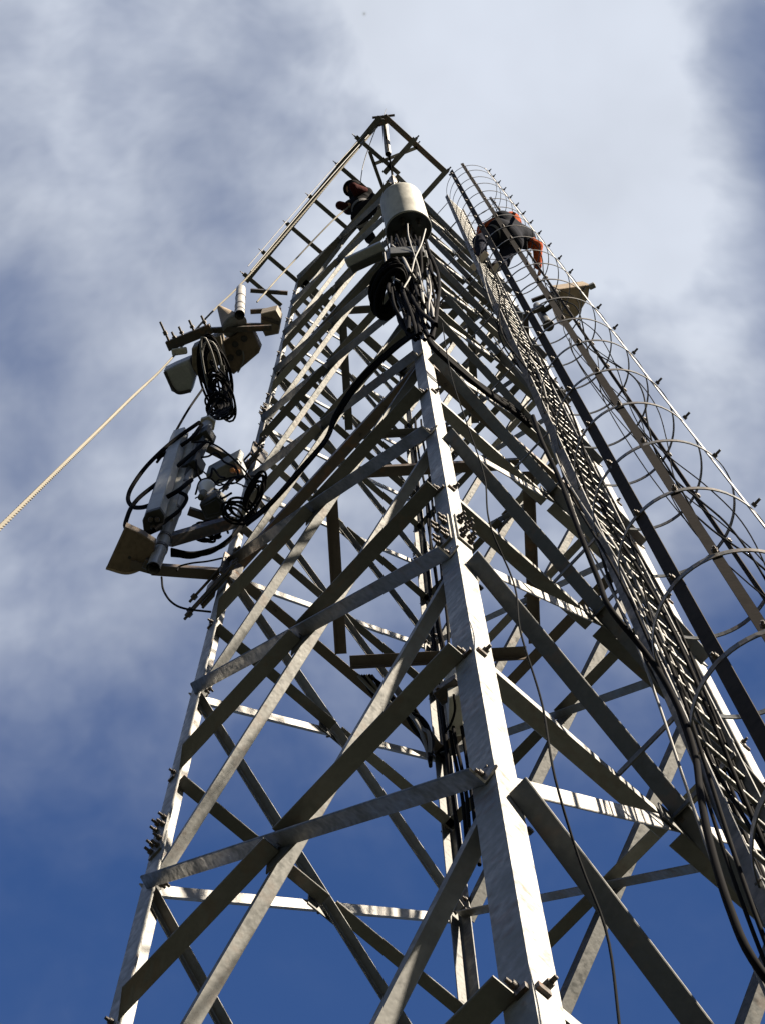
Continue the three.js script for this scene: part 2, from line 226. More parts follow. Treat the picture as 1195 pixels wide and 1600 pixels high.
// ------------------------------------------------------------------ the tower
const HW = 1.25, Y0 = 11.674729, PH = 3.168461, KTOP = 8;
const lev = (k) => Y0 + PH * k;
const LEG = { N: [1, 1], L: [-1, 1], F: [-1, -1], R: [1, -1] };          // near, left, far, right corner of the plan
const corner = (l, k) => V(LEG[l][0] * HW, lev(k), LEG[l][1] * HW);
const tower = thing('lattice_tower', 'tall square galvanised steel lattice tower with crossed angle bracing', 'tower');
const boltGeo = [];
{
  const T = 0.013;
  const sect = [[-Y0 / PH + 0.01, 0.2, 0.125], [0.2, 4.2, 0.11], [4.2, KTOP + 0.04, 0.10]];
  for (const l of 'NLFR') {
    const [sx, sz] = LEG[l], ax = V(-sx, 0, 0), az = V(0, 0, -sz);
    for (const [k0, k1, w] of sect) {
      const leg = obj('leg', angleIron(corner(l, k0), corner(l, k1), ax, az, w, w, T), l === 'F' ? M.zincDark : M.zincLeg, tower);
      if (k1 < KTOP) {                                                     // splice: cover plates outside both flanges, bolted
        const y = lev(k1), gx = [], L2 = 0.26;
        for (const [side, dir] of [[ax, V(0, 0, sz)], [az, V(sx, 0, 0)]]) {
          const c = V(sx * HW, y, sz * HW).addScaledVector(side, w * 0.55).addScaledVector(dir, 0.008);
          gx.push(bar(c.clone().add(V(0, -L2, 0)), c.clone().add(V(0, L2, 0)), side, w * 0.82, 0.012));
          for (const dy of [-0.2, -0.1, 0.1, 0.2]) for (const s of [0.32, 0.78]) boltGeo.push(...bolt(V(sx * HW, y + dy, sz * HW).addScaledVector(side, w * s).addScaledVector(dir, 0.014), dir, 0.017, 0.022, 0.03));
        }
        obj('splice_plate', gx, M.zincOld, leg);
      }
    }
  }
  // faces: [from, to, outward normal]; going round the plan N-R-F-L
  const faces = [['N', 'R', V(1, 0, 0)], ['R', 'F', V(0, 0, -1)], ['F', 'L', V(-1, 0, 0)], ['L', 'N', V(0, 0, 1)]];
  const upIn = (d) => { const u = V(0, 1, 0).addScaledVector(d, -d.y); return u.normalize(); };
  const shades = [M.zinc, M.zincOld, M.zincOld, M.zincDark], worn = [M.zincDark, M.zincOld, M.zincDark];
  const pick = () => shades[Math.floor(rnd() * shades.length)];
  for (const [A, B, n] of faces) {
    const right = corner(B, 0).sub(corner(A, 0)).normalize(), left = right.clone().negate();
    const inset = 0.058, inn = n.clone().negate();
    const P = (l, k, dir, off) => corner(l, k).addScaledVector(dir, inset).addScaledVector(n, off);
    for (let k = -3; k < KTOP; k++) {
      // outside diagonal: comes down from A(k+1) to B(k), flange standing outward along its lower edge
      {
        const a = P(A, k + 1, right, 0.002).add(V(0, -0.06, 0)), b = P(B, k, left, 0.002).add(V(0, 0.06, 0)); const d = b.clone().sub(a).normalize();
        a.addScaledVector(d, A === 'L' ? 0.01 : -0.012); b.addScaledVector(d, 0.012); const strip = A === 'F';
        const w = k < 2 ? 0.088 : 0.074;
        obj('diagonal_brace', angleIron(a, b, upIn(d), n, strip ? 0.085 : w, strip ? 0.025 : w, 0.01, A === 'L' ? 1.1 : 0), strip ? M.zincPale : worn[Math.floor(rnd() * 3)], tower);
        for (const [p, s] of [[a, 1], [b, -1]]) for (const q of [0.07, 0.14]) { const e = p.clone().addScaledVector(d, s * q).addScaledVector(upIn(d), w * 0.55).addScaledVector(n, 0.01); boltGeo.push(...bolt(e, n, 0.016, 0.022, 0.014)); boltGeo.push(...bolt(e.addScaledVector(n, -0.034), inn, 0.016, 0.02, 0.02)); }
      }
      // inside diagonal: B(k+1) down to A(k)
      {
        const a = P(B, k + 1, left, -0.018).add(V(0, -0.03, 0)), b = P(A, k, right, -0.018).add(V(0, 0.1, 0)); const d = b.clone().sub(a).normalize();
        a.addScaledVector(d, -0.03); b.addScaledVector(d, 0.03);
        const flat = A === 'N', hung = A === 'F'; if (flat) { a.addScaledVector(upIn(d), 0.06); b.addScaledVector(upIn(d), 0.06); }
        obj('diagonal_brace', angleIron(a, b, flat || hung ? upIn(d).negate() : upIn(d), inn, flat ? 0.095 : 0.045, flat ? 0.03 : k < 2 ? 0.07 : 0.058, 0.009), flat ? M.zincPale : A === 'L' ? (k < 1 ? M.zinc : M.zincOld) : pick(), tower);
        for (const [p, s] of [[a, 1], [b, -1]]) for (const q of [0.07, 0.14]) boltGeo.push(...bolt(p.clone().addScaledVector(d, s * q).addScaledVector(upIn(d), 0.04).addScaledVector(inn, 0.01), inn, 0.015, 0.022, 0.015));
      }
      // horizontal at mid panel, in two halves either side of the crossing; bolt through the crossing
      {
        const a = P(A, k + 0.5, right, 0), b = P(B, k + 0.5, left, 0), c = a.clone().add(b).multiplyScalar(0.5);
        const out = A === 'L'; const nn = out ? n : inn; const off = out ? 0.003 : -0.019;
        for (const [e, dir] of [[a, right], [b, left]]) {
          const p = e.clone().addScaledVector(n, off).addScaledVector(dir, out ? (e === a ? 0.045 : 0.0) : -0.02), q = c.clone().addScaledVector(n, off).addScaledVector(dir, -0.03);
          obj('horizontal_brace', angleIron(p, q, V(0, 1, 0), nn, 0.07, (out ? 0.095 : 0.085) * (k < 2 ? 1 : 0.86), 0.009, out && e === a ? 1.5 : 0), pick(), tower);
          boltGeo.push(...bolt(e.clone().addScaledVector(n, 0.004).addScaledVector(dir, 0).add(V(0, 0.05, 0)), n, 0.017, 0.022, 0.022));
        }
        boltGeo.push(...bolt(c.clone().addScaledVector(n, 0.012).add(V(0, 0.02, 0)), n, 0.018, 0.022, 0.012));
        obj('gusset_plate', bar(c.clone().addScaledVector(n, -0.004).addScaledVector(left, 0.12), c.clone().addScaledVector(n, -0.004).addScaledVector(right, 0.12), V(0, 1, 0), 0.17, 0.008), M.zincDark, tower);
        // small clip on each leg where the horizontal is bolted
        for (const [l, dir] of [[A, right], [B, left]]) { const p = P(l, k + 0.5, dir, 0.005).addScaledVector(dir, -0.045); boltGeo.push(bar(p, p.clone().addScaledVector(dir, 0.05), V(0, 1, 0), 0.03, 0.02)); }
      }
    }
    // level frames: top ring, and the two diaphragm rings
    for (const [k, mat, w] of [[2, M.rusty, 0.09], [5, M.zincDark, 0.09], [KTOP, M.zincDark, 0.15]]) {
      const a = P(A, k, right, -0.02), b = P(B, k, left, -0.02), c = a.clone().add(b).multiplyScalar(0.5);
      obj('horizontal_brace', angleIron(a.clone().addScaledVector(right, -0.06), b.clone().addScaledVector(left, -0.06), V(0, 1, 0), inn, 0.1, w, 0.01), mat, tower);
      for (const q of [0.25, 0.55, 1.6, 1.9]) boltGeo.push(...bolt(a.clone().addScaledVector(right, q).addScaledVector(inn, 0.05).add(V(0, -0.001, 0)), V(0, -1, 0), 0.014, 0.02));
    }
  }
  // plan bracing: a diamond between the middles of the faces
  for (const [k, mat] of [[2, M.rusty], [5, M.zincDark]]) {
    const mids = [V(HW - 0.03, lev(k) - 0.012, 0), V(0, lev(k) - 0.012, -HW + 0.03), V(-HW + 0.03, lev(k) - 0.012, 0), V(0, lev(k) - 0.012, HW - 0.03)];
    for (let i = 0; i < 4; i++) { const a = mids[i], b = mids[(i + 1) % 4], d = b.clone().sub(a).normalize(); const inw = V(-(a.x + b.x), 0, -(a.z + b.z)).normalize(); obj('plan_brace', angleIron(a.clone().addScaledVector(d, 0.12), b.clone().addScaledVector(d, -0.12), inw, V(0, -1, 0), 0.1, 0.075, 0.009), mat, tower); }
  }
  const bm = obj('bolts', boltGeo, M.bolt, tower); bm.userData.kind = 'stuff';
}

// ------------------------------------------------------------------ caged ladder on the near right face
{
  const LX = 1.63, ZA = 0.38, ZB = 0.02, CX = 2.0, CZ = 0.2, R = 0.41, top = 36.3, bot = 2.6;
  const t = thing('caged_ladder', 'steel access ladder with hooped safety cage up the right face of the tower', 'ladder', V(LX, 0, CZ));
  for (const z of [ZA, ZB]) obj('rail', bar(V(LX, 0.3, z), V(LX, top, z), V(1, 0, 0), 0.06, 0.012), M.zincDark, t);
  const rung = rod(V(LX, 0, ZB + 0.008), V(LX, 0, ZA - 0.008), 0.0115, 0.0115, 8); rung.translate(-LX, 0, -CZ);
  for (let i = 0, y = 0.6; y < top - 0.1; y += 0.3, i++) { const m = new THREE.Mesh(rung, i % 3 ? M.zincDark : M.zincOld); m.name = 'rung'; m.position.y = y; m.castShadow = m.receiveShadow = true; t.add(m); }
  const a0 = Math.atan2(ZA - CZ, LX - CX), span = 2 * Math.PI - 2 * (Math.PI - a0);
  const hoop = (y, wob) => {
    const P = [], N = [], U = [], I = [], n = 56, hw = 0.025, th = 0.006;
    for (let i = 0; i <= n; i++) {
      const a = a0 - span * i / n; const r = R + wob[0] * Math.sin(a * 2 + wob[1]) * 0.02;
      for (const [dr, dy] of [[0, -hw], [th, -hw], [th, hw], [0, hw]]) { P.push(CX + Math.cos(a) * (r + dr), y + dy + wob[2] * Math.sin(a) * 0.03 + wob[0] * 0.02 * Math.cos(a), CZ + Math.sin(a) * (r + dr)); U.push(i * 0.04, dr + dy); }
    }
    for (let i = 0; i < n; i++) for (let k = 0; k < 4; k++) { const a = i * 4 + k, b = i * 4 + (k + 1) % 4, c = a + 4, d = b + 4; I.push(a, c, b, b, c, d); }
    const g = new THREE.BufferGeometry(); g.setAttribute('position', new THREE.Float32BufferAttribute(P, 3)); g.setAttribute('uv', new THREE.Float32BufferAttribute(U, 2)); g.setIndex(I); const q = g.toNonIndexed(); q.computeVertexNormals(); return q;
  };
  const heights = []; for (let y = 13.2 - 1.24 * 7; y < top; y += 1.24) heights.push(y);
  const bg = [];
  for (const y of heights) {
    const dy = rr(-0.06, 0.06); obj('hoop', hoop(y + dy, [rr(-0.5, 0.5), rr(0, 6), rr(-1, 1)]), M.zincDark, t);
    for (const a of [0, 1.05, 1.6, -1.3]) { const d = V(Math.cos(a), 0, Math.sin(a)); bg.push(...bolt(V(CX, y + dy, CZ).addScaledVector(d, R + 0.012), d, 0.016, 0.02, a === 0 ? 0.035 : 0.012)); }
    if (a0) for (const z of [ZA, ZB]) bg.push(...bolt(V(LX, y + dy, z), V(1, 0, 0), 0.012, 0.03));
  }
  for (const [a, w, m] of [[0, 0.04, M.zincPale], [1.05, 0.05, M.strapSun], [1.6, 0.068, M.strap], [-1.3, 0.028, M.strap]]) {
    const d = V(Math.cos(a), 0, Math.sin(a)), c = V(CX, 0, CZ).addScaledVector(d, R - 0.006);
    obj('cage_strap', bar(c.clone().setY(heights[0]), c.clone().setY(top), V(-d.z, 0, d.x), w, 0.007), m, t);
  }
  const bb = obj('bolts', bg, M.bolt, t); bb.userData.kind = 'stuff';
  for (let k = -2.5; k < KTOP; k += 1) for (const z of [ZA - 0.02, ZB + 0.02]) obj('standoff_bracket', bar(V(HW - 0.016, lev(k) + 0.045, z), V(LX + 0.02, lev(k) + 0.045, z), V(0, 1, 0), 0.05, 0.008), M.zincDark, t);
}
// loose wires drawn down inside the cage
for (let i = 0; i < 8; i++) {
  const pts = []; const ph = rr(0, 6), a = rr(-1.1, 0.9), r0 = rr(0.12, 0.36), tp = rr(19, 31), am = rr(0.3, 0.8);
  for (let y = 3.5; y <= tp; y += 0.9) { const q = a + am * Math.sin(y * 0.35 + ph); const r = r0 + 0.09 * Math.sin(y * 1.1 + ph * 2); pts.push(V(2.0 + r * Math.cos(q), y, 0.2 + r * Math.sin(q))); }
  tag(obj('loose_wire', tube(pts, i % 3 ? 0.0042 : 0.006, 5, 120), M.wire), 'thin loose wire trailing down inside the ladder cage', 'wire', 'loose wires inside the ladder cage');
}
for (let i = 0; i < 12; i++) {
  const pts = []; const ph = rr(0, 6), z0 = rr(0.0, 0.42), x0 = rr(1.52, 1.7), tp = rr(20, 33);
  for (let y = 2; y <= tp; y += 0.8) pts.push(V(x0 + 0.05 * Math.sin(y * 0.9 + ph), y, z0 + 0.09 * Math.sin(y * 0.55 + ph * 2)));
  tag(obj('ladder_cable', tube(pts, rr(0.006, 0.012), 5, 130), i % 4 === 3 ? M.cableGrey : M.cableOld), i % 4 === 3 ? 'pale thin cable tied in a tangle along the ladder rungs' : 'dark thin cable tied in a tangle along the ladder rungs', 'cable', i % 4 === 3 ? 'pale cables tangled along the ladder' : 'dark cables tangled along the ladder');
}
// ------------------------------------------------------------------ feeder cables on a tray by the right leg
{
  const t = thing('cable_tray', 'vertical steel cable tray climbing beside the right leg behind the ladder', 'cable tray', V(1.17, 0, -0.9));
  for (const z of [-0.62, -1.08]) obj('tray_rail', angleIron(V(1.19, 1, z), V(1.19, 36, z), V(0, 0, z < -0.8 ? 1 : -1), V(-1, 0, 0), 0.05, 0.04, 0.005), M.zincOld, t);
  for (let y = 1.5; y < 36; y += 0.6) obj('tray_rung', bar(V(1.175, y, -0.635), V(1.175, y, -1.065), V(0, 1, 0), 0.035, 0.012), M.zincOld, t);
  for (let i = 0; i < 9; i++) {
    const z0 = -0.68 - i * 0.045, tp = [34, 31, 36, 28.5, 33, 24, 36, 30, 26][i], r = [0.014, 0.011, 0.018, 0.014, 0.009, 0.018, 0.011, 0.014, 0.009][i], pts = []; const ph = rr(0, 6);
    for (let y = 0.4; y <= tp; y += 1.3) pts.push(V(1.205 + r + 0.02 * Math.sin(y * 0.9 + ph), y, z0 + 0.02 * Math.sin(y * 0.6 + ph * 2)));
    tag(obj('feeder_cable', tube(pts, r, 6, pts.length * 3), i % 4 === 1 ? M.cableGrey : M.rubber), i % 4 === 1 ? 'pale grey feeder cable on the vertical tray beside the right leg' : 'black feeder cable on the vertical tray beside the right leg', 'cable', i % 4 === 1 ? 'pale feeder cables on the tray' : 'black feeder cables on the tray');
  }
}

// ------------------------------------------------------------------ rest frame standing out from the tower top
const YT = lev(KTOP);
{
  const t = thing('outrigger_frame', 'open dark steel outrigger frame projecting round the tower top corner', 'frame', V(HW, YT, HW));
  const c = atY(598, 186, YT), l = atY(388, 443, YT), r = atY(695, 275, YT);
  const ups = V(0, 1, 0);
  obj('beam', angleIron(c, l, ups, V(0, 0, 1), 0.09, 0.1, 0.009), M.zincDark, t); obj('beam', angleIron(c.clone().add(V(0, 0, -0.02)), r, ups, V(1, 0, 0), 0.09, 0.1, 0.009), M.rusty, t);
  const on = (a, b, s) => a.clone().lerp(b, s);
  for (const [px, py] of [[565, 226], [535, 268], [492, 318], [457, 361], [419, 405], [390, 440]]) { const q = atY(px, py, YT); const e = V(q.x + 0.02, YT - 0.004, HW - 0.08); obj('tie', angleIron(q.clone().add(V(0, -0.004, 0.16)), e, ups, V(1, 0, 0), 0.07, 0.075, 0.007), M.zincDark, t); obj('end_bolt', bolt(q.clone().add(V(0.03, 0.02, 0.16)), V(0, 0, 1), 0.016, 0.03, 0.05), M.bolt, t); }
  for (const [px, py] of [[645, 226], [695, 275]]) { const q = atY(px, py, YT); const e = V(HW - 0.08, YT - 0.004, q.z); obj('tie', angleIron(q.clone().add(V(0.1, -0.004, 0)), e, ups, V(0, 0, 1), 0.07, 0.09, 0.007), M.zincOld, t); obj('end_bolt', [...bolt(q.clone().add(V(0.1, 0.03, 0.03)), V(1, 0, 0), 0.025, 0.03, 0.05), ...bolt(q.clone().add(V(0.05, 0.06, -0.05)), V(1, 0, 0), 0.02, 0.03, 0.04)], M.bolt, t); }
  obj('tie', bar(c, V(HW, YT, HW), ups, 0.07, 0.035), M.zincDark, t);
  const d1 = atY(575, 237, YT); obj('tie', angleIron(d1, V(d1.x - 0.35, YT, HW - 0.08), ups, V(1, 0, 0), 0.06, 0.06, 0.007), M.zincDark, t);
  const d2 = atY(652, 233, YT); obj('tie', angleIron(d2, V(HW - 0.08, YT, d2.z + 0.35), ups, V(0, 0, 1), 0.06, 0.06, 0.007), M.zincPale, t);
}
{
  const a = atY(606, 241, 36.5), b = atY(600, 188, 37.9), t = thing('mast_pipe', 'short pale steel pipe clamped to the front corner of the outrigger frame', 'pipe', a.clone());
  const d = b.clone().sub(a).normalize();
  obj('pipe', [rod(a, b, 0.052, 0.052, 18, true), rod(a.clone().addScaledVector(d, 0.002), b.clone(), 0.044, 0.044, 18, true)], M.zincPale, t);
  obj('clamp', [rbox(atY(598, 188, 37.4), 0.2, 0.12, 0.16, 0.5, 0.01), rod(atY(582, 184, 37.4), atY(616, 180, 37.4), 0.022, 0.022, 8)], M.bolt, t);
  obj('lightning_rod', rod(atY(597, 188, 37.4), atY(603, 170, 38.4), 0.008, 0.004, 6), M.zincDark, t);
  obj('wire', tube([b, a.clone().add(V(0.03, 0, 0.02)), atY(611, 268, 36.6), atY(612, 290, 35.8)], 0.012, 6), M.rubber, t);
}

// ------------------------------------------------------------------ canister antenna at the near leg
{
  const base = atY(638, 360, 26.2), back = atY(623, 300, 26.9);
  const ax = back.clone().sub(base).normalize(); const side = V(0, 1, 0).cross(ax).normalize();
  const s = 0.275; const topP = base.clone().addScaledVector(ax, 0.70);
  const t = thing('canister_antenna', 'large off-white drum shaped antenna mounted at the near leg high on the tower', 'antenna', base.clone());
  const q = new THREE.Quaternion().setFromUnitVectors(V(0, 1, 0), ax);
  const lathe = (prof, n = 48) => { const g = new THREE.LatheGeometry(prof.map(([x, y]) => new THREE.Vector2(x, y)), n); g.applyQuaternion(q); g.translate(base.x, base.y, base.z); return g; };
  obj('shroud', lathe([[s * 0.985, 0.0], [s, 0.008], [s, 0.03], [s * 0.985, 0.04], [s * 0.965, 0.3], [s * 0.93, 0.62], [s * 0.89, 0.66], [s * 0.78, 0.69], [0, 0.70]]), M.white, t);
  obj('recessed_base', lathe([[s * 0.985, 0.0], [s * 0.95, 0.0], [s * 0.94, 0.07], [0.001, 0.075]]), M.darkBox, t);
  obj('rim', lathe([[s + 0.001, 0.004], [s + 0.008, 0.008], [s + 0.008, 0.022], [s + 0.001, 0.028]]), M.grey, t);
  const fwd = side.clone().cross(ax);
  for (const [a, r] of [[0.4, 0.15], [1.9, 0.14], [3.4, 0.16], [5.0, 0.13]]) { const p = base.clone().addScaledVector(side, r * Math.cos(a)).addScaledVector(fwd, r * Math.sin(a)).addScaledVector(ax, 0.075); obj('connector', [rod(p, p.clone().addScaledVector(ax, -0.11), 0.022, 0.018, 10), rod(p, p.clone().addScaledVector(ax, -0.03), 0.03, 0.03, 6)], M.bolt, t); }
  obj('mount_arm', bar(base.clone().addScaledVector(ax, 0.05), V(HW, base.y - 0.25, HW), side, 0.11, 0.08, 0.008), M.bolt, t);
  // patches of a sensor box and bracket underneath
  obj('junction_box', rbox(atY(628, 402, 25.6), 0.34, 0.3, 0.24, 0.6, 0.015), M.darkBox, t);
  obj('amplifier', prism([[612, 388], [640, 380], [656, 402], [640, 425], [616, 418]].map(([x, y]) => atY(x, y, 25.2)), V(0, 0.4, 0), 0.015), M.darkBox, t);
}
// a sheet standing just outside the near corner, facing both faces
function nearPlane(px, py, out) { const d = sight(px, py), n = V(Math.SQRT1_2, 0, Math.SQRT1_2); const t = (HW * Math.SQRT2 + out - camera.position.dot(n)) / d.dot(n); return camera.position.clone().addScaledVector(d, t); }
// cables from the canister down the near leg
{
  const specs = [];
  for (let i = 0; i < 36; i++) {
    const x0 = rr(602, 668), x1 = rr(636, 680), bow = rr(-26, 20), y0 = rr(368, 392), y1 = rr(488, 535), pts = [];
    for (let k = 0; k <= 6; k++) { const t = k / 6; pts.push([x0 + (x1 - x0) * t + bow * Math.sin(Math.PI * t) + rr(-2.5, 2.5), y0 + (y1 - y0) * t + rr(-4, 4), rr(0.08, 0.26) + 0.08 * Math.sin(3 * t + i)]); }
    specs.push([pts, rr(0.009, 0.019), i % 9 === 4 ? 'cableGrey' : 'rubber']);
  }
  specs.push([[[636, 350, 0.5], [637, 367, 0.42], [640, 379, 0.36], [652, 415, 0.3], [660, 455, 0.28]], 0.008, 'cableGrey'], [[[664, 358, 0.5], [658, 380, 0.4], [648, 402, 0.34], [640, 432, 0.3], [630, 450, 0.3]], 0.009, 'cableGrey'], [[[600, 395, 0.4], [604, 418, 0.36], [610, 432, 0.33], [624, 440, 0.3]], 0.01, 'cableGrey'], [[[666, 420, 0.3], [672, 450, 0.28], [669, 480, 0.28], [671, 500, 0.26]], 0.01, 'cableGrey']);
  specs.forEach(([p, r, m]) => tag(obj('antenna_cable', tube(p.map((q) => nearPlane(...q)), r, 7), M[m]), m === 'cableGrey' ? 'pale grey jumper cable tangled below the white drum antenna' : 'black cable hanging from the white drum antenna down the near leg', 'cable', m === 'cableGrey' ? 'pale jumper cables below the drum antenna' : 'black cables below the drum antenna'));
  const b = nearPlane(636, 415, 0.16), t = thing('cable_box', 'dark equipment box behind the cables under the drum antenna', 'equipment box', b.clone());
  obj('case', rbox(b, 0.42, 0.62, 0.24, Math.PI / 4, 0.02), M.darkBox, t); obj('lid', rbox(b.clone().add(V(0.1, 0.02, 0.1)), 0.36, 0.54, 0.05, Math.PI / 4, 0.015), M.darkBox, t);
  for (const o of [-0.12, -0.04, 0.05, 0.13]) { const p = b.clone().add(V(o * 0.7 + 0.02, -0.31, -o * 0.7 + 0.02)); obj('gland', rod(p, p.clone().add(V(0, -0.09, 0)), 0.024, 0.018, 10), M.bolt, t); }
}
// a bundle of black cable looped and tied at the near leg
function coil(name, label, cx, cy, h, a, b, rot, turns, r, mat, depth = 0.06, grp) {
  const c = h < 5 ? nearPlane(cx, cy, h) : atY(cx, cy, h), hh = c.y, X = atY(cx + 50, cy, hh).sub(c).divideScalar(50), Yd = atY(cx, cy + 50, hh).sub(c).divideScalar(50);
  const pts = []; const n = turns * 14, j = [rr(0, 6), rr(0, 6), rr(0, 6)];
  for (let i = 0; i <= n; i++) {
    const t = i / 14 * Math.PI * 2, w = i / n, k = 1 + 0.22 * Math.sin(t * 0.37 + j[0]) + 0.13 * Math.sin(t * 0.71 + j[1]);
    const u = a * k * Math.cos(t) + a * 0.35 * Math.sin(t * 0.23 + j[2]), v = b * (1 + 0.16 * Math.sin(t * 0.31 + j[1])) * Math.sin(t) + b * 0.08 * Math.sin(t * 0.17);
    pts.push(c.clone().addScaledVector(X, u * Math.cos(rot) - v * Math.sin(rot)).addScaledVector(Yd, u * Math.sin(rot) + v * Math.cos(rot)).add(V(0, depth * Math.sin(t * 0.23 + 1) * 2 + depth * (w - 0.5), 0)));
  }
  return tag(obj(name, tube(pts, r, 6, n * 2), mat), label, 'cable coil', grp);
}
coil('cable_coil', 'thick black cable coil tied left of the near leg under the drum antenna', 607, 452, 0.2, 16, 38, 0.3, 22, 0.02, M.rubber, 0.05);
{
  const t = thing('leg_clamp', 'dark steel clamp bracket gripping the near leg under the cable bundle', 'bracket', V(HW, 20.6, HW));
  const p = atY(646, 497, 21.6);
  objs('clamp_plate', [bar(V(HW - 0.24, p.y, HW + 0.06), V(HW + 0.06, p.y, HW + 0.06), V(0, 1, 0), 0.16, 0.03), bar(V(HW + 0.06, p.y, HW + 0.03), V(HW + 0.06, p.y, HW - 0.28), V(0, 1, 0), 0.16, 0.03)], M.bolt, t);
  obj('stud', [...bolt(V(HW + 0.09, p.y, HW - 0.15), V(1, 0, 0), 0.02, 0.03, 0.09), ...bolt(V(HW + 0.09, p.y, HW - 0.25), V(1, 0, 0), 0.02, 0.03, 0.09), ...bolt(V(HW - 0.15, p.y, HW + 0.09), V(0, 0, 1), 0.02, 0.03, 0.08)], M.bolt, t);
}
{
  const a = atY(541, 411, 25.8), b = atY(598, 384, 25.8), t = thing('radio_unit', 'slim pale grey radio unit with black back left of the drum antenna', 'radio', a.clone());
  obj('case', bar(a, b, V(0, 1, 0), 0.16, 0.12, 0.02), M.radome, t);
  const s = atY(545, 420, 25.8).sub(a).multiplyScalar(1.3); obj('back_bracket', bar(a.clone().add(s).lerp(b, 0.06), b.clone().add(s), V(0, 1, 0), 0.22, 0.09, 0.01), M.darkBox, t);
  obj('support_arm', bar(b.clone().add(s), V(HW, 25.5, HW), V(0, 1, 0), 0.08, 0.06), M.bolt, t);
}
// black cable runs strapped along the braces to either side of the near leg
function run(name, label, list, r, mat, cat = 'cable', grp, seg) { return tag(obj(name, tube(list, r, 7, seg), mat), label, cat, grp); }
{
  const z = HW + 0.16;
  for (let i = 0; i < 3; i++) { const o = i * 2.0 - 2; run('brace_cable', 'black cable strapped along the left face brace from near leg to left leg', [[648, 520], [610, 548], [560, 598], [525, 650], [508, 690], [470, 735], [420, 790], [385, 818]].map(([x, y], j) => atZ(x + o * 0.7 + rr(-1, 1), y + o + rr(-1, 1), z + (j < 3 ? 0.02 * i : 0.03 * Math.sin(j + i)))), 0.013, M.rubber, 'cable', 'cables along the left face brace'); }
  for (let i = 0; i < 4; i++) { const o = i * 2.4 - 4; run('brace_cable', 'black cable strapped along the right face brace from near leg to ladder', [[662, 512], [680, 545], [716, 578], [760, 612], [800, 640], [828, 664]].map(([x, y]) => atX(x + o * 0.4 + rr(-1, 1), y + o + rr(-1, 1), HW + 0.17)), 0.02, M.rubber, 'cable', 'cables along the right face brace'); }
}
run('hanging_wire', 'thin dark wire hanging loose across the right face beside the near leg', [[690, 505, 1.5], [705, 590, 1.5], [728, 660, 1.52], [756, 745, 1.55], [768, 830, 1.55], [800, 905, 1.5], [812, 985, 1.5], [845, 1095, 1.52], [870, 1230, 1.55], [905, 1345, 1.5], [945, 1450, 1.5], [968, 1610, 1.5], [985, 1750, 1.5]].map((q) => atX(...q)), 0.0045, M.wire, 'wire', undefined, 120);
run('power_cable', 'thick black power cable snaking down along the ladder left rail', [[832, 650], [846, 690], [872, 745], [893, 800], [912, 850], [934, 905], [955, 955], [1000, 1010], [1030, 1052], [1062, 1112], [1084, 1175], [1095, 1250], [1112, 1330], [1140, 1420], [1170, 1490], [1205, 1540], [1260, 1600]].map((q) => atX(q[0], q[1], 1.69)), 0.0145, M.rubber, 'cable', undefined, 140);

// ------------------------------------------------------------------ wedge panel antenna beyond the ladder
{
  const h = 28.6, o = [[868, 452], [905, 447], [922, 445], [919, 466], [903, 492], [881, 511], [873, 490]].map(([x, y]) => atY(x, y, h)); const b = atY(893, 475, h);
  const t = thing('sector_antenna', 'tan wedge shaped antenna housing mounted right of the ladder cage', 'antenna', b.clone());
  obj('housing', prism(o, V(-0.05, 0.55, 0.02), 0.02), M.tan, t);
  obj('back_plate', bar(atY(866, 452, h - 0.03), atY(876, 496, h - 0.03), V(0, 1, 0), 0.5, 0.04, 0.008), M.bolt, t);
  obj('latch', rbox(atY(924, 447, h + 0.05), 0.09, 0.12, 0.07, 0.4, 0.015), M.grey, t); obj('bolt', bolt(atY(872, 456, h - 0.02), V(0, -1, 0), 0.025, 0.03), M.grey, t);
  obj('mount_pipe', rod(atY(856, 508, h - 1.1), atY(838, 478, h + 1.3), 0.055, 0.055, 16), M.zincDark, t);
  obj('pipe_cap', rod(atY(856, 509, h - 1.16), atY(856, 507.5, h - 1.08), 0.075, 0.075, 18), M.black, t);
  objs('mount_arm', [bar(atY(845, 488, h), atY(872, 470, h), V(0, 1, 0), 0.09, 0.06), bar(atY(820, 490, h - 0.1), V(HW, h - 0.1, -1.0), V(0, 1, 0), 0.1, 0.07), bar(atY(830, 470, h + 0.2), atY(870, 455, h + 0.2), V(0, 1, 0), 0.08, 0.05), bar(atY(820, 490, h - 0.1), atY(850, 480, h - 0.1), V(0, 1, 0), 0.09, 0.07)], M.bolt, t);
}
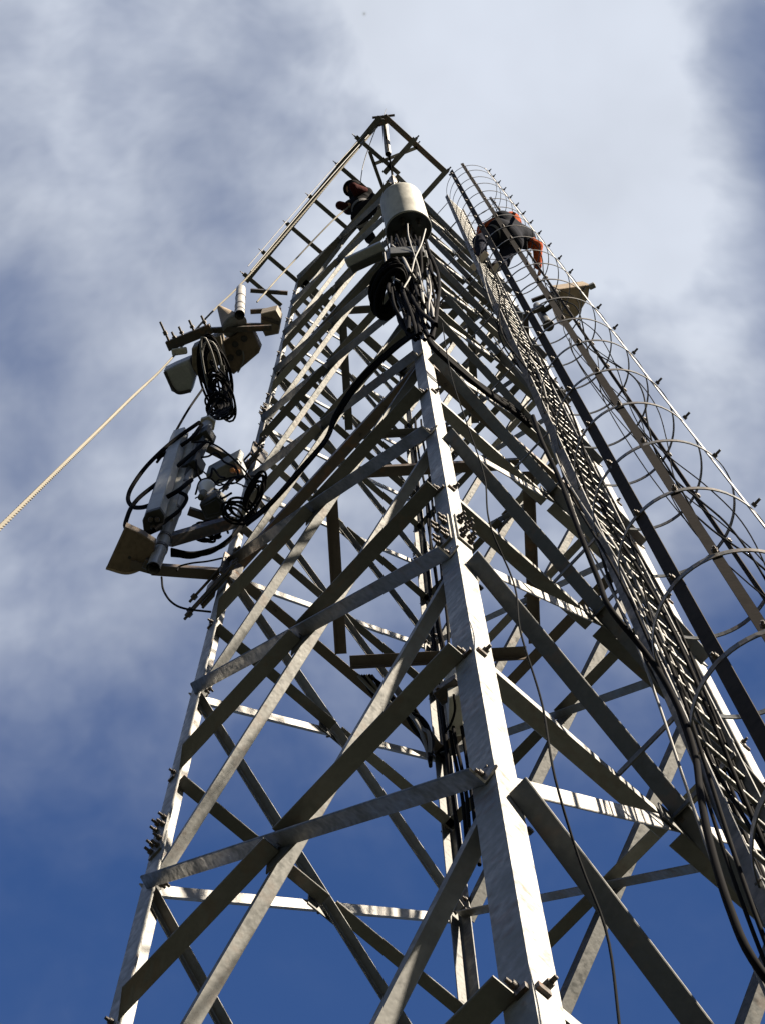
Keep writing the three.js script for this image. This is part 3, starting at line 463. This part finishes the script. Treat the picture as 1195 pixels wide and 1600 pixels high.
// ------------------------------------------------------------------ left side, upper: gear on a bracket out from the left leg
{
  const h = 27.6;
  const t = thing('dish_radio', 'grey box radio with pale ribbed radome hanging from the upper left bracket', 'radio', atY(310, 575, h));
  const body_ = [[300, 545], [345, 523], [352, 560], [318, 600], [300, 575]].map(([x, y]) => atY(x, y, h));
  obj('case', prism(body_, V(0, 0.5, 0), 0.02), M.beige, t);
  obj('radome', prism([[256, 580], [272, 572], [296, 562], [306, 590], [300, 612], [279, 617], [268, 612]].map(([x, y]) => atY(x, y, h - 0.05)), V(0, 0.42, 0), 0.04), M.radome, t);
  obj('radome_rim', tube([[258, 581], [263, 592], [270, 606], [279, 614], [299, 611]].map(([x, y]) => atY(x, y, h - 0.06)), 0.02, 8), M.black, t);
  const u = thing('equipment_plate', 'brown underside of a square equipment box with four dark ports', 'equipment box', atY(375, 550, h + 0.3));
  obj('case', prism([[338, 540], [386, 512], [394, 514], [408, 545], [405, 552], [366, 585], [345, 578]].map(([x, y]) => atY(x, y, h + 0.3)), V(0, 0.35, 0), 0.02), M.brown, u);
  for (const [x, y] of [[382, 529], [368, 538], [374, 551], [361, 559]]) obj('port', rod(atY(x, y, h + 0.31), atY(x, y, h + 0.275), 0.045, 0.04, 14), M.black, u);
  obj('pigtail', tube([[380, 548], [381, 562], [376, 575], [372, 582]].map(([x, y]) => atY(x, y, h + 0.22)), 0.012, 6), M.cableGrey, u);
  const a = atY(262, 541, h + 0.2), b = atY(331, 513, h + 0.2), v = thing('antenna_bracket', 'black channel bracket with long studs at the rope end', 'bracket', a.clone());
  obj('channel', bar(a, b, V(0, 1, 0), 0.12, 0.13, 0.01), M.bolt, v);
  const perp = atY(255, 510, h + 0.2).sub(atY(268, 538, h + 0.2)).normalize();
  for (const [x, y, l] of [[268, 540, 0.34], [277, 536, 0.16], [289, 530, 0.18], [306, 522, 0.2], [325, 515, 0.2]]) { const p = atY(x, y, h + 0.2); obj('stud', [rod(p, p.clone().addScaledVector(perp, l), 0.017, 0.015, 8), rod(p.clone().addScaledVector(perp, l * 0.45), p.clone().addScaledVector(perp, l * 0.6), 0.03, 0.03, 6)], M.bolt, v); }
  obj('shackle', rbox(atY(281, 549, h + 0.05), 0.2, 0.08, 0.09, 0.7, 0.02), M.white, v);
  obj('cross_arm', bar(atY(330, 516, h + 0.25), atY(425, 512, h + 0.3), V(0, 1, 0), 0.09, 0.07), M.bolt, v);
  const w = thing('feed_horn', 'small beige cone shaped horn beside the upper left pipe', 'antenna', atY(357, 502, h + 0.4));
  const ap = atY(343, 480, h + 0.6), bs = atY(366, 508, h + 0.3); obj('horn', rod(bs, ap, 0.17, 0.03, 28), M.tan, w); obj('horn_ring', rod(bs, bs.clone().lerp(ap, -0.06), 0.178, 0.178, 28), M.grey, w);
  const pa = atY(375, 492, h + 0.1), pb = atY(377, 452, h + 2.2), x = thing('stub_pipe', 'short grey galvanised stub pipe with worn bands at upper left bracket', 'pipe', pa.clone());
  obj('pipe', [rod(pa, pb, 0.066, 0.066, 20, true), rod(pa, pb, 0.056, 0.056, 20, true)], M.zincPale, x);
  for (const s of [0.1, 0.3, 0.62]) obj('band', rod(pa.clone().lerp(pb, s), pa.clone().lerp(pb, s + 0.02), 0.071, 0.071, 20), M.bolt, x);
  const y_ = thing('amplifier_box', 'weathered olive box strapped to the left leg below the outrigger frame', 'equipment box', atY(424, 506, h + 0.6));
  obj('case', prism([[408, 490], [432, 484], [440, 498], [436, 522], [415, 526], [408, 512]].map(([q, r]) => atY(q, r, h + 0.5)), V(0, 0.45, 0), 0.02), M.beige, y_);
  obj('band', bar(atY(410, 496, h + 0.49), atY(438, 505, h + 0.49), V(0, 1, 0), 0.05, 0.05), M.bolt, y_); objs('arm', [bar(atY(385, 508, h + 0.4), atY(412, 508, h + 0.4), V(0, 1, 0), 0.08, 0.05), bar(atY(392, 454, YT - 4), atY(450, 458, YT - 4), V(0, 1, 0), 0.09, 0.06), bar(atY(392, 487, h + 1), atY(440, 484, h + 1), V(0, 1, 0), 0.08, 0.06)], M.bolt, y_);
}
coil('cable_coil', 'big hank of black cable loops hanging between the upper radio and pipe', 337, 584, 27.2, 17, 52, -0.2, 11, 0.016, M.rubber, 0.14);
coil('cable_coil', 'smaller tail of tied black cable loops under the big hank', 346, 618, 26.6, 14, 34, -0.35, 9, 0.014, M.rubber, 0.1);
coil('cable_coil', 'tight knot of black cable at the pole top under the hank', 340, 634, 25.6, 15, 15, 0.2, 6, 0.013, M.rubber, 0.1);
coil('cable_coil', 'grey cable loop lying over the big black hank', 332, 575, 26.7, 13, 48, -0.2, 2, 0.014, M.cableGrey, 0.05);

// ------------------------------------------------------------------ left side, lower: pole with panel antenna
{
  const pb = atY(240, 888, 17.6), pt = atY(325, 662, 22.6);
  const t = thing('antenna_pole', 'vertical grey pipe pole on arms out from the left leg', 'pole', pb.clone());
  obj('pipe', [rod(pb, pt, 0.057, 0.057, 22, true), rod(pb, pt, 0.048, 0.048, 22, true)], M.zincPale, t);
  for (const s of [0.1, 0.16, 0.33, 0.5, 0.72]) obj('clamp_band', rod(pb.clone().lerp(pt, s), pb.clone().lerp(pt, s + 0.012), 0.063, 0.063, 20), M.bolt, t);
  obj('cap', rod(pt.clone().add(V(0, -0.05, 0)), pt.clone().add(V(0, 0.03, 0)), 0.09, 0.09, 6), M.white, t);
  objs('lower_arm', [bar(atY(238, 889, 17.9), V(-HW + 0.02, 17.9, HW + 0.03), V(0, 1, 0), 0.09, 0.09, 0.006), bar(atY(238, 889, 17.9), atY(205, 880, 17.9), V(0, 1, 0), 0.08, 0.07)], M.rusty, t);
  obj('upper_arm', bar(atY(320, 697, 22.1), V(-HW, 22.1, HW), V(0, 1, 0), 0.09, 0.08, 0.006), M.bolt, t);
  objs('middle_arm', [bar(atY(262, 845, 18.5), atY(365, 815, 19.0), V(0, 1, 0), 0.12, 0.1, 0.006), bar(atY(295, 798, 19.4), atY(360, 820, 19.4), V(0, 1, 0), 0.08, 0.07, 0.006)], M.bolt, t);
  objs('tilt_bracket', [bar(atY(285, 760, 20.2), atY(318, 690, 21.7), V(1, 0, 0), 0.14, 0.1, 0.01), rbox(atY(318, 685, 21.8), 0.2, 0.3, 0.16, 0.3, 0.01), rbox(atY(300, 730, 20.8), 0.2, 0.4, 0.16, 0.3, 0.01)], M.darkBox, t);
}
{
  const b = atY(238, 822, 18.4), tp = atY(279, 690, 22.0); const d = tp.clone().sub(b);
  const t = thing('panel_antenna', 'long off-white panel antenna strapped beside the left pole', 'antenna', b.clone());
  const o = [[224, 812], [230, 800], [250, 794], [258, 806], [254, 826], [236, 834], [226, 828]].map(([x, y]) => atY(x, y, 18.4));
  obj('radome', prism(o, d, 0.025), M.radome, t);
  obj('end_cap', prism(o.map((p) => p.clone().sub(b).multiplyScalar(1.03).add(b).addScaledVector(d, -0.012)), d.clone().multiplyScalar(0.025), 0.01), M.darkBox, t);
  for (const [x, y] of [[236, 812], [246, 812], [240, 824]]) obj('connector', rod(atY(x, y, 18.38), atY(x, y, 18.26), 0.026, 0.02, 10), M.bolt, t);
  obj('back_rail', bar(atY(262, 812, 18.8), atY(297, 695, 21.7), V(1, 0, -1), 0.1, 0.06), M.white, t);
}
{
  const h = 17.9, o = [[196, 822], [222, 834], [243, 848], [240, 872], [232, 884], [200, 896], [166, 888]].map(([x, y]) => atY(x, y, h)), b = atY(205, 865, h);
  const t = thing('trapezoid_antenna', 'brown trapezoid antenna housing at the foot of the left pole', 'antenna', b.clone());
  obj('housing', prism(o, V(0.0, 0.14, 0), 0.016), M.brown, t); obj('lip', tube([o[6], o[5], o[4]].map((p) => p.clone().add(V(0, 0.01, 0))), 0.014, 6), M.tan, t); obj('drain_hole', rod(atY(203, 871, h + 0.01), atY(203, 871, h - 0.004), 0.014, 0.014, 10), M.black, t);
  obj('hinge_bracket', bar(atY(226, 878, h - 0.04), atY(246, 888, h - 0.04), V(0, 1, 0), 0.1, 0.08, 0.01), M.bolt, t);
}
{
  const b = atY(320, 768, 19.6), a = atY(331, 750, 20.0);
  const t = thing('lamp_bulb', 'white bulb shaped lamp beside the left pole antenna', 'lamp', b.clone()); const ax = a.clone().sub(b), L = ax.length(); ax.normalize();
  const q = new THREE.Quaternion().setFromUnitVectors(V(0, 1, 0), ax);
  const g = new THREE.LatheGeometry([[0.03, -0.06], [0.034, -0.02], [0.05, 0.03], [0.072, 0.08], [0.08, 0.13], [0.07, 0.18], [0.04, 0.215], [0.001, 0.225]].map(([x, y]) => new THREE.Vector2(x, y)), 28); g.applyQuaternion(q); g.translate(b.x, b.y, b.z); obj('bulb', g, M.glass, t);
  const g2 = new THREE.LatheGeometry([[0.001, -0.2], [0.03, -0.2], [0.03, -0.06], [0.036, -0.05]].map(([x, y]) => new THREE.Vector2(x, y)), 16); g2.applyQuaternion(q); g2.translate(b.x, b.y, b.z); obj('socket', g2, M.grey, t);
}
{
  const h = 20.4, t = thing('remote_radio', 'grey remote radio box with a cable glimpse beside the left leg', 'radio', atY(350, 742, h));
  obj('case', prism([[322, 742], [372, 715], [378, 722], [376, 742], [336, 760], [326, 756]].map(([x, y]) => atY(x, y, h)), V(0, 0.4, 0), 0.015), M.grey, t);
  obj('lid', bar(atY(371, 716, h + 0.1), atY(382, 740, h + 0.1), V(0, 1, 0), 0.3, 0.04, 0.01), M.radome, t); objs('gland', [rod(atY(364, 735, h), atY(364, 735, h - 0.1), 0.03, 0.02, 10), rod(atY(372, 737, h), atY(372, 737, h - 0.1), 0.025, 0.02, 10)], M.copper, t);
  const u = thing('junction_box', 'small black junction box with cable stubs by the left leg', 'equipment box', atY(335, 795, 19.3));
  obj('case', prism([[312, 790], [338, 775], [352, 788], [348, 806], [322, 812]].map(([x, y]) => atY(x, y, 19.3)), V(0, 0.3, 0), 0.015), M.darkBox, u); obj('cover', prism([[318, 791], [338, 780], [346, 789], [343, 801], [324, 806]].map(([x, y]) => atY(x, y, 19.275)), V(0, 0.03, 0), 0.008), M.darkBox, u);
}
// clamps gripping the left leg where the arms meet it
for (const [h, lab] of [[17.6, 'lower dark clamp box round the left leg at the brown arm'], [22.1, 'upper dark clamp box round the left leg at the black arm']]) {
  const t = thing('leg_clamp', lab, 'bracket', V(-HW, h, HW)); const w = 0.22;
  objs('clamp_plate', [bar(V(-HW - 0.05, h - 0.35, HW + 0.03), V(-HW - 0.05, h + 0.3, HW + 0.03), V(1, 0, 0), 0.14, 0.02), bar(V(-HW + 0.19, h - 0.3, HW + 0.02), V(-HW + 0.19, h + 0.3, HW + 0.02), V(0, 0, 1), 0.2, 0.02), bar(V(-HW - 0.12, h - 0.25, HW + 0.045), V(-HW + 0.24, h - 0.25, HW + 0.045), V(0, 1, 0), 0.12, 0.02)], M.bolt, t);
  for (const dy of [-0.3, -0.2, 0.2]) obj('stud', [rod(V(-HW - 0.3, h + dy, HW + 0.07), V(-HW + 0.34, h + dy, HW + 0.07), 0.012, 0.012, 8), rod(V(-HW - 0.26, h + dy, HW + 0.07), V(-HW - 0.22, h + dy, HW + 0.07), 0.026, 0.026, 6), rod(V(-HW + 0.27, h + dy, HW + 0.07), V(-HW + 0.31, h + dy, HW + 0.07), 0.026, 0.026, 6)], M.bolt, t);
}
// jumper loops around the panel antenna
const loops = [
  ['broad black jumper loop sweeping left round the panel antenna', [[312, 660, 22], [278, 684, 21.4], [252, 706, 21], [222, 738, 20.4], [203, 768, 20], [202, 785, 19.6], [212, 793, 19.3], [236, 789, 19], [270, 772, 19], [300, 750, 19.6]], 0.021],
  ['second black jumper loop crossing the panel antenna to the foot', [[316, 664, 22], [290, 692, 21.2], [246, 716, 21]], 0.02],
  ['black jumper loop from tilt bracket down to panel foot', [[322, 690, 21.4], [290, 718, 20.6], [250, 752, 19.8], [216, 780, 19.2], [200, 806, 18.6], [198, 826, 18.3], [214, 834, 18.2], [240, 830, 18.2]], 0.02],
  ['black jumper loop from panel foot up along the pole', [[241, 828, 18.2], [262, 812, 18.5], [284, 794, 18.9], [292, 776, 19.2], [280, 768, 19.4]], 0.018],
  ['slim black cable from hoisted radio down to panel top', [[317, 608, 26], [295, 640, 24.5], [272, 680, 22.8], [258, 706, 21.6], [246, 722, 21]], 0.014],
];
for (const [lab, p, r] of loops) run('jumper_cable', lab, p.map((q) => atY(...q)), r, M.rubber);
run('jumper_cable', 'thin dark wire drooping under the brown lower arm', [[253, 902, 17.6], [256, 922, 17.3], [270, 942, 17], [290, 951, 16.8], [330, 956, 16.7]].map((q) => atY(...q)), 0.009, M.cableOld);
run('jumper_cable', 'thin grey wire arching above the brown lower arm', [[277, 892, 17.7], [281, 885, 17.8], [300, 880, 17.8], [325, 877, 17.8], [348, 872, 17.8]].map((q) => atY(...q)), 0.008, M.cableOld);
for (let i = 0; i < 6; i++) run('jumper_cable', 'black cable of the bundle bridging left pole and left leg', [[268, 858 + i * 2, 18.3], [300, 864 + i * rr(0, 2), 18.4], [330, 860 + rr(-2, 4), 18.5], [352, 850 + rr(-3, 3), 18.6], [385, 812 + rr(-5, 5), 19], [402, 790 + rr(-6, 6), 19.3], [414, 752 + rr(-3, 3), 19.8]].map((q) => atY(...q)), 0.014, M.rubber, 'cable', 'bundle of cables between left pole and left leg');
for (const [cx, cy, a, b, n] of [[322, 832, 18, 9, 5], [372, 800, 20, 12, 5], [398, 772, 9, 26, 5]]) coil('cable_coil', cx < 340 ? 'small flat black cable coil below the junction box' : cx < 380 ? 'black cable coil pressed against the left leg' : 'upright black cable coil right of the left leg', cx, cy, 18.9, a, b, 0.4, n, 0.012, M.rubber, 0.08);

for (let i = 0; i < 10; i++) {
  const a = [rr(296, 338), rr(690, 800)], b = [rr(352, 405), rr(735, 860)], sag = rr(-26, 34), pts = [];
  for (let k = 0; k <= 5; k++) { const t = k / 5; pts.push(atY(a[0] + (b[0] - a[0]) * t + rr(-5, 5), a[1] + (b[1] - a[1]) * t + sag * Math.sin(Math.PI * t) + rr(-5, 5), 20.6 - 1.6 * t + rr(-0.1, 0.1))); }
  run('gear_cable', 'black cable slung between the left pole gear and the left leg', pts, rr(0.006, 0.011), M.rubber, 'cable', 'cables slung between the left pole gear and the left leg');
}
for (let i = 0; i < 9; i++) {
  const pts = [[rr(322, 350), rr(560, 600), 27], [rr(330, 362), rr(600, 625), 26.2], [rr(326, 366), rr(628, 645), 25.2], [rr(318, 334), rr(652, 664), 23.4], [rr(308, 330), rr(680, 710), 21.6]].map((q) => atY(...q));
  run('hank_tail', 'black cable tail running from the big hank down to the pole top', pts, rr(0.009, 0.015), M.rubber, 'cable', 'cable tails between hank and pole top');
}
// ------------------------------------------------------------------ radio and cables on the far leg
{
  const t = thing('far_radio', 'white radio unit with a black bracket on the far leg', 'radio', V(-1.0, 18.6, -1.1));
  const o = [[700, 1090], [722, 1084], [724, 1150], [712, 1152], [700, 1142]].map(([x, y]) => atY(x, y, 18.0)); obj('case', prism(o, V(0, 0.9, 0), 0.02), M.white, t);
  obj('bracket', [rbox(atY(700, 1078, 18.3), 0.24, 0.12, 0.14, 0.2, 0.01), bar(atY(680, 1076, 18.3), atY(720, 1080, 18.3), V(0, 1, 0), 0.08, 0.05)], M.bolt, t); obj('pigtail', tube([[708, 1085, 17.9], [710, 1110, 17.8], [704, 1130, 17.8], [696, 1142, 17.9]].map((q) => atY(...q)), 0.012, 6), M.rubber, t);
}
for (let i = 0; i < 6; i++) run('riser_cable', 'black cable looping behind the plan brace toward the far leg', [[560 + i * 4, 1055, 18], [585 + i * 5, 1085 + rr(-8, 8), 17.9], [610 + i * 5, 1100 + rr(-12, 12), 17.8], [640 + i * 4, 1125 + rr(-10, 10), 17.6], [660 + i * 3, 1155 + rr(-10, 10), 17.2], [672, 1190 + rr(-8, 8), 16.8]].map((q) => atY(...q)), 0.016, i % 3 ? M.rubber : M.cableGrey, 'cable', i % 3 ? 'black cables near the far leg' : 'pale cables near the far leg').userData.label = i % 3 ? 'black cable looping toward the far leg behind the braces' : 'pale cable looping toward the far leg behind the braces';
for (let i = 0; i < 5; i++) { const pts = []; for (let y = 15; y < 33; y += 1.5) pts.push(V(-HW + 0.16 + 0.05 * i + rr(-0.02, 0.02), y, -HW + 0.12 + rr(-0.03, 0.03) + 0.04 * (i % 2))); run('far_leg_cable', 'black riser cable tied up the inside of the far leg', pts, 0.016, M.rubber, 'cable', 'riser cables inside the far leg', 60); }

// ------------------------------------------------------------------ ropes
{
  const a = atY(597, 190, 37.6), m = atY(390, 430, 32), m2 = atY(320, 500, 29), b = atY(276, 552, 27.7), e = atY(0, 825, 11.4);
  const f = e.clone().add(e.clone().sub(b).multiplyScalar(0.66));
  const twist = (pts, r) => { const c = new THREE.CatmullRomCurve3(pts, false, 'centripetal'), n = Math.ceil(c.getLength() / 0.045), out = []; for (let s = 0; s < 3; s++) { const q = []; for (let i = 0; i <= n; i++) { const p = c.getPointAt(i / n), w = i * 1.15 + s * 2.094; q.push(p.add(V(Math.cos(w) * r * 0.55, 0, Math.sin(w) * r * 0.55))); } out.push(new THREE.TubeGeometry(new THREE.CatmullRomCurve3(q), n, r * 0.6, 5)); } return out; };
  tag(obj('hoist_rope', twist([a, m, m2, b, b.clone().lerp(e, 0.5).add(V(0, -0.05, 0)), e, f], 0.0135), M.rope), 'pale twisted hoist rope from tower top down to the lower left', 'rope');
  tag(obj('hoist_line', [tube([atY(593, 192, 37.5), atY(500, 296, 34.8), atY(392, 424, 32)], 0.009, 5), tube([atY(590, 188, 37.5), atY(495, 292, 34.8), atY(388, 416, 32)], 0.007, 5)], M.cableGrey), 'pair of thin grey lines running beside the hoist rope', 'rope');
  tag(obj('hand_line', tube([atY(557, 313, 36.08), atY(547, 322, 35.96), atY(520, 345, 35.2), atY(455, 413, 34), atY(402, 472, 31.6)], 0.0125, 6), M.rope), 'pale hand line held by the worker in the red jacket', 'rope');
  tag(obj('safety_line', tube([atY(592, 190, 37.5), atY(580, 220, 37.4), atY(567, 262, 37.0), atY(562, 310, 36.2)], 0.008, 5), M.cableGrey), 'thin grey safety line from the top pipe to the left worker', 'rope');
}

// ------------------------------------------------------------------ people
function hand(wrist, dir, palmN, side, mat) {                            // palm, four curled fingers and a thumb as bones
  const d = dir.clone().normalize(), s = side.clone().normalize(), n = palmN.clone().normalize(), B = []; const k = wrist.clone().addScaledVector(d, 0.085);
  B.push([wrist, wrist.clone().addScaledVector(d, 0.03), 0.026, 0.03]);
  for (let i = 0; i < 4; i++) { const o = (i - 1.5) * 0.021, L = [0.068, 0.08, 0.075, 0.058][i]; const a = wrist.clone().addScaledVector(d, 0.02).addScaledVector(s, o * 0.7), b = k.clone().addScaledVector(s, o); B.push([a, b, 0.017, 0.012]); const c = b.clone().addScaledVector(d, L * 0.35).addScaledVector(n, L * 0.3), e = c.clone().addScaledVector(d, -L * 0.05).addScaledVector(n, L * 0.42); B.push([b, c, 0.0105, 0.0095], [c, e, 0.0095, 0.0085]); }
  const t0 = wrist.clone().addScaledVector(d, 0.03).addScaledVector(s, -0.03), t1 = t0.clone().addScaledVector(s, -0.03).addScaledVector(d, 0.03).addScaledVector(n, 0.015); B.push([t0, t1, 0.014, 0.012], [t1, t1.clone().addScaledVector(d, 0.022).addScaledVector(n, 0.025), 0.012, 0.0095]); return B;
}
function headBones(c, face, up) { const s = face.clone().cross(up).normalize(); const p = (f, u, r) => c.clone().addScaledVector(face, f).addScaledVector(up, u).addScaledVector(s, r); return [[p(-0.02, 0.03, 0), p(0.01, 0.03, 0), 0.088, 0.085], [p(0.02, -0.03, 0), p(0.045, -0.085, 0), 0.068, 0.04], [p(0.085, 0.0, 0), p(0.105, -0.025, 0), 0.012, 0.015], [p(0, -0.01, 0.082), p(0, -0.035, 0.08), 0.017, 0.012], [p(0, -0.01, -0.082), p(0, -0.035, -0.08), 0.017, 0.012]]; }
function person(label, J, pal) {
  const t = thing('person', label, 'person', J.base.clone());
  const S = J.shoulders, chestW = (f) => f;
  const limb = (p, r) => p.slice(0, -1).map((a, i) => [a, p[i + 1], r[i], r[i + 1]]);
  const torso = (g) => { const [sl, sr] = S; const mid = sl.clone().add(sr).multiplyScalar(0.5), hip = J.hips[0].clone().add(J.hips[1]).multiplyScalar(0.5); return [[J.hips[0], J.hips[1], 0.105 + g, 0.105 + g], [hip, hip.clone().lerp(mid, 0.55), 0.125 + g, 0.135 + g], [sl.clone().lerp(hip, 0.3).lerp(mid, 0.35), sl.clone().lerp(mid, 0.25), 0.11 + g, 0.09 + g], [sr.clone().lerp(hip, 0.3).lerp(mid, 0.35), sr.clone().lerp(mid, 0.25), 0.11 + g, 0.09 + g], [sl, sr, 0.07 + g, 0.07 + g], [mid, J.neck, 0.07 + g * 0.6, 0.058 + g * 0.4]]; };
  const legs = (g) => [0, 1].flatMap((i) => limb([J.hips[i], J.knees[i], J.ankles[i]], [0.095 + g, 0.066 + g, 0.046 + g]));
  const arms = (g) => [0, 1].flatMap((i) => limb([S[i], J.elbows[i], J.wrists[i]], [0.058 + g, 0.045 + g, 0.034 + g]));
  const hb = [0, 1].flatMap((i) => hand(J.wrists[i], J.handDir[i], J.palm[i], J.handSide[i]));
  const hd = headBones(J.head, J.face, J.headUp);
  const whole = [...torso(-0.012), ...legs(-0.012), ...arms(-0.008), [J.neck, J.head.clone().addScaledVector(J.headUp, -0.05), 0.056, 0.055]];
  obj('body', [body(whole, 0.012, 0.05), body(hd, 0.005, 0.02), ...[0, 1].map((i) => body(hand(J.wrists[i], J.handDir[i], J.palm[i], J.handSide[i]), 0.0035, 0.006, 0.01))], pal.glovesOn ? M.glove : M.skin, t);
  const jk = obj('jacket', body([...torso(pal.bulk ?? 0.022)], 0.012, 0.05), pal.jacket, t);
  for (const i of [0, 1]) obj('sleeve', body(limb([S[i], J.elbows[i], J.wrists[i]], [0.085, 0.066, 0.05]), 0.01, 0.03), pal.sleeve, t);
  obj('trousers', body([...legs(0.022), [J.hips[0], J.hips[1], 0.128, 0.128]], 0.012, 0.04), pal.trousers, t);
  for (const i of [0, 1]) { const a = J.ankles[i], f = J.toes[i]; const heel = a.clone().addScaledVector(f, -0.05).add(V(0, -0.055, 0)), toe = a.clone().addScaledVector(f, 0.17).add(V(0, -0.06, 0)); const bt = obj('boot', body([[a.clone().add(V(0, 0.1, 0)), a, 0.058, 0.055], [heel, toe, 0.042, 0.038], [a, a.clone().lerp(toe, 0.6), 0.052, 0.04]], 0.008, 0.03), pal.boot, t); const sd = V(-f.z, 0, f.x).normalize(); obj('sole', bar(heel.clone().addScaledVector(f, -0.035).add(V(0, -0.038, 0)), toe.clone().addScaledVector(f, 0.03).add(V(0, -0.036, 0)), sd, 0.085, 0.022, 0.008), M.sole, bt); }
  const hx = J.headUp, hc = J.head.clone().addScaledVector(hx, 0.03);
  const q = new THREE.Quaternion().setFromUnitVectors(V(0, 1, 0), hx.clone().addScaledVector(J.face, -0.15).normalize());
  const hg = new THREE.LatheGeometry([[0.145, -0.005], [0.148, 0.004], [0.125, 0.012], [0.122, 0.05], [0.105, 0.095], [0.07, 0.125], [0.03, 0.138], [0.001, 0.14]].map(([x, y]) => new THREE.Vector2(x, y)), 32); hg.applyQuaternion(q); hg.translate(hc.x, hc.y, hc.z); const hm = obj('helmet', hg, pal.helmet, t);
  obj('chin_strap', tube([J.head.clone().addScaledVector(J.face.clone().cross(hx).normalize(), 0.1).addScaledVector(hx, 0.03), J.head.clone().addScaledVector(J.face, 0.06).addScaledVector(hx, -0.13), J.head.clone().addScaledVector(J.face.clone().cross(hx).normalize(), -0.1).addScaledVector(hx, 0.03)], 0.008, 5), M.web, hm);
  if (pal.hood) obj('hood', body([[J.neck, J.head.clone().addScaledVector(J.face, -0.04), 0.1, 0.115], [J.head.clone().addScaledVector(J.face, -0.05), J.head.clone().addScaledVector(J.face, -0.05).addScaledVector(hx, 0.05), 0.115, 0.11]], 0.01, 0.04), pal.hood, t);
  // harness: waist belt and thigh loops
  const hip = J.hips[0].clone().add(J.hips[1]).multiplyScalar(0.5), mid = S[0].clone().add(S[1]).multiplyScalar(0.5), ax = mid.clone().sub(hip).normalize();
  const ring = (c, n, r, w) => { const g = new THREE.CylinderGeometry(r, r, w, 32, 1, true); const g2 = new THREE.CylinderGeometry(r + 0.008, r + 0.008, w, 32, 1, true); const qq = new THREE.Quaternion().setFromUnitVectors(V(0, 1, 0), n); for (const x of [g, g2]) { x.applyQuaternion(qq); x.translate(c.x, c.y, c.z); } return [g, g2]; };
  const hl = obj('harness', [...ring(hip.clone().addScaledVector(ax, 0.12), ax, 0.172, 0.08), ...[0, 1].flatMap((i) => ring(J.hips[i].clone().lerp(J.knees[i], 0.3), J.knees[i].clone().sub(J.hips[i]).normalize(), 0.117, 0.05))], M.web, t);
  return t;
}
{ // worker sitting back in a harness outside the left face near the top, hauling the hand line
  const w = [atY(547, 322, 36.0), atY(557, 313, 36.12)];
  person('person in black jacket with red sleeves sitting back outside the tower top edge', {
    base: V(0.55, 35.45, 1.1), hips: [V(0.42, 35.78, 1.27), V(0.66, 35.78, 1.25)], knees: [V(0.28, 35.86, 0.88), V(0.86, 35.88, 0.86)], ankles: [V(0.3, 35.55, 0.72), V(0.84, 35.55, 0.70)], toes: [V(-0.2, 0, -0.98), V(0.2, 0, -0.98)],
    shoulders: [V(0.38, 36.2, 1.46), V(0.78, 36.22, 1.40)], neck: V(0.60, 36.32, 1.52), head: V(0.655, 36.44, 1.63), face: V(-0.72, -0.45, 0.3).normalize(), headUp: V(-0.25, 0.82, 0.35).normalize(),
    elbows: [V(0.34, 35.98, 1.62), V(0.72, 35.98, 1.66)], wrists: [w[0].clone().add(V(0.02, 0.06, -0.05)), w[1].clone().add(V(0.03, 0.05, -0.04))], handDir: [V(-0.3, -0.5, 0.65), V(-0.5, -0.5, 0.5)], palm: [V(0.7, -0.3, 0), V(-0.7, -0.3, 0)], handSide: [V(0, 0.65, 0.75), V(0, 0.65, 0.75)],
  }, { jacket: M.soot, sleeve: M.maroon, trousers: M.soot, boot: M.boot, helmet: M.soot, hood: M.soot, bulk: 0.03 });
}
{ // worker leaning back in the cage
  person('person in navy vest and orange sleeves leaning back inside the ladder cage', {
    base: V(1.64, 27.3, 0.2), ankles: [V(1.70, 27.42, 0.3), V(1.70, 27.46, 0.08)], toes: [V(-1, 0, 0), V(-1, 0, 0)], knees: [V(1.80, 27.84, 0.40), V(1.80, 27.88, 0.0)], hips: [V(2.06, 28.12, 0.28), V(2.06, 28.12, 0.06)],
    shoulders: [V(2.16, 28.58, 0.30), V(2.20, 28.56, -0.12)], neck: V(2.2, 28.68, 0.12), head: V(2.2, 28.8, 0.14), face: V(-0.8, -0.1, -0.58).normalize(), headUp: V(0.12, 0.97, 0.1).normalize(),
    elbows: [V(2.2, 28.35, 0.05 - 0.4), V(2.24, 28.36, -0.26)].map((v, i) => i ? v : V(1.92, 28.45, 0.42)), wrists: [V(1.68, 28.5, 0.3), V(2.06, 28.22, -0.42)], handDir: [V(-1, 0.1, -0.1), V(-0.4, -0.2, -0.8)], palm: [V(0, -0.3, -1), V(-0.8, -0.3, 0.3)], handSide: [V(0, 1, 0), V(0, 1, 0)],
  }, { jacket: M.navy, sleeve: M.orange, trousers: M.denim, boot: M.boot, helmet: M.orange, hood: M.orange, bulk: 0.055 });
}
renderer.render(scene, camera);
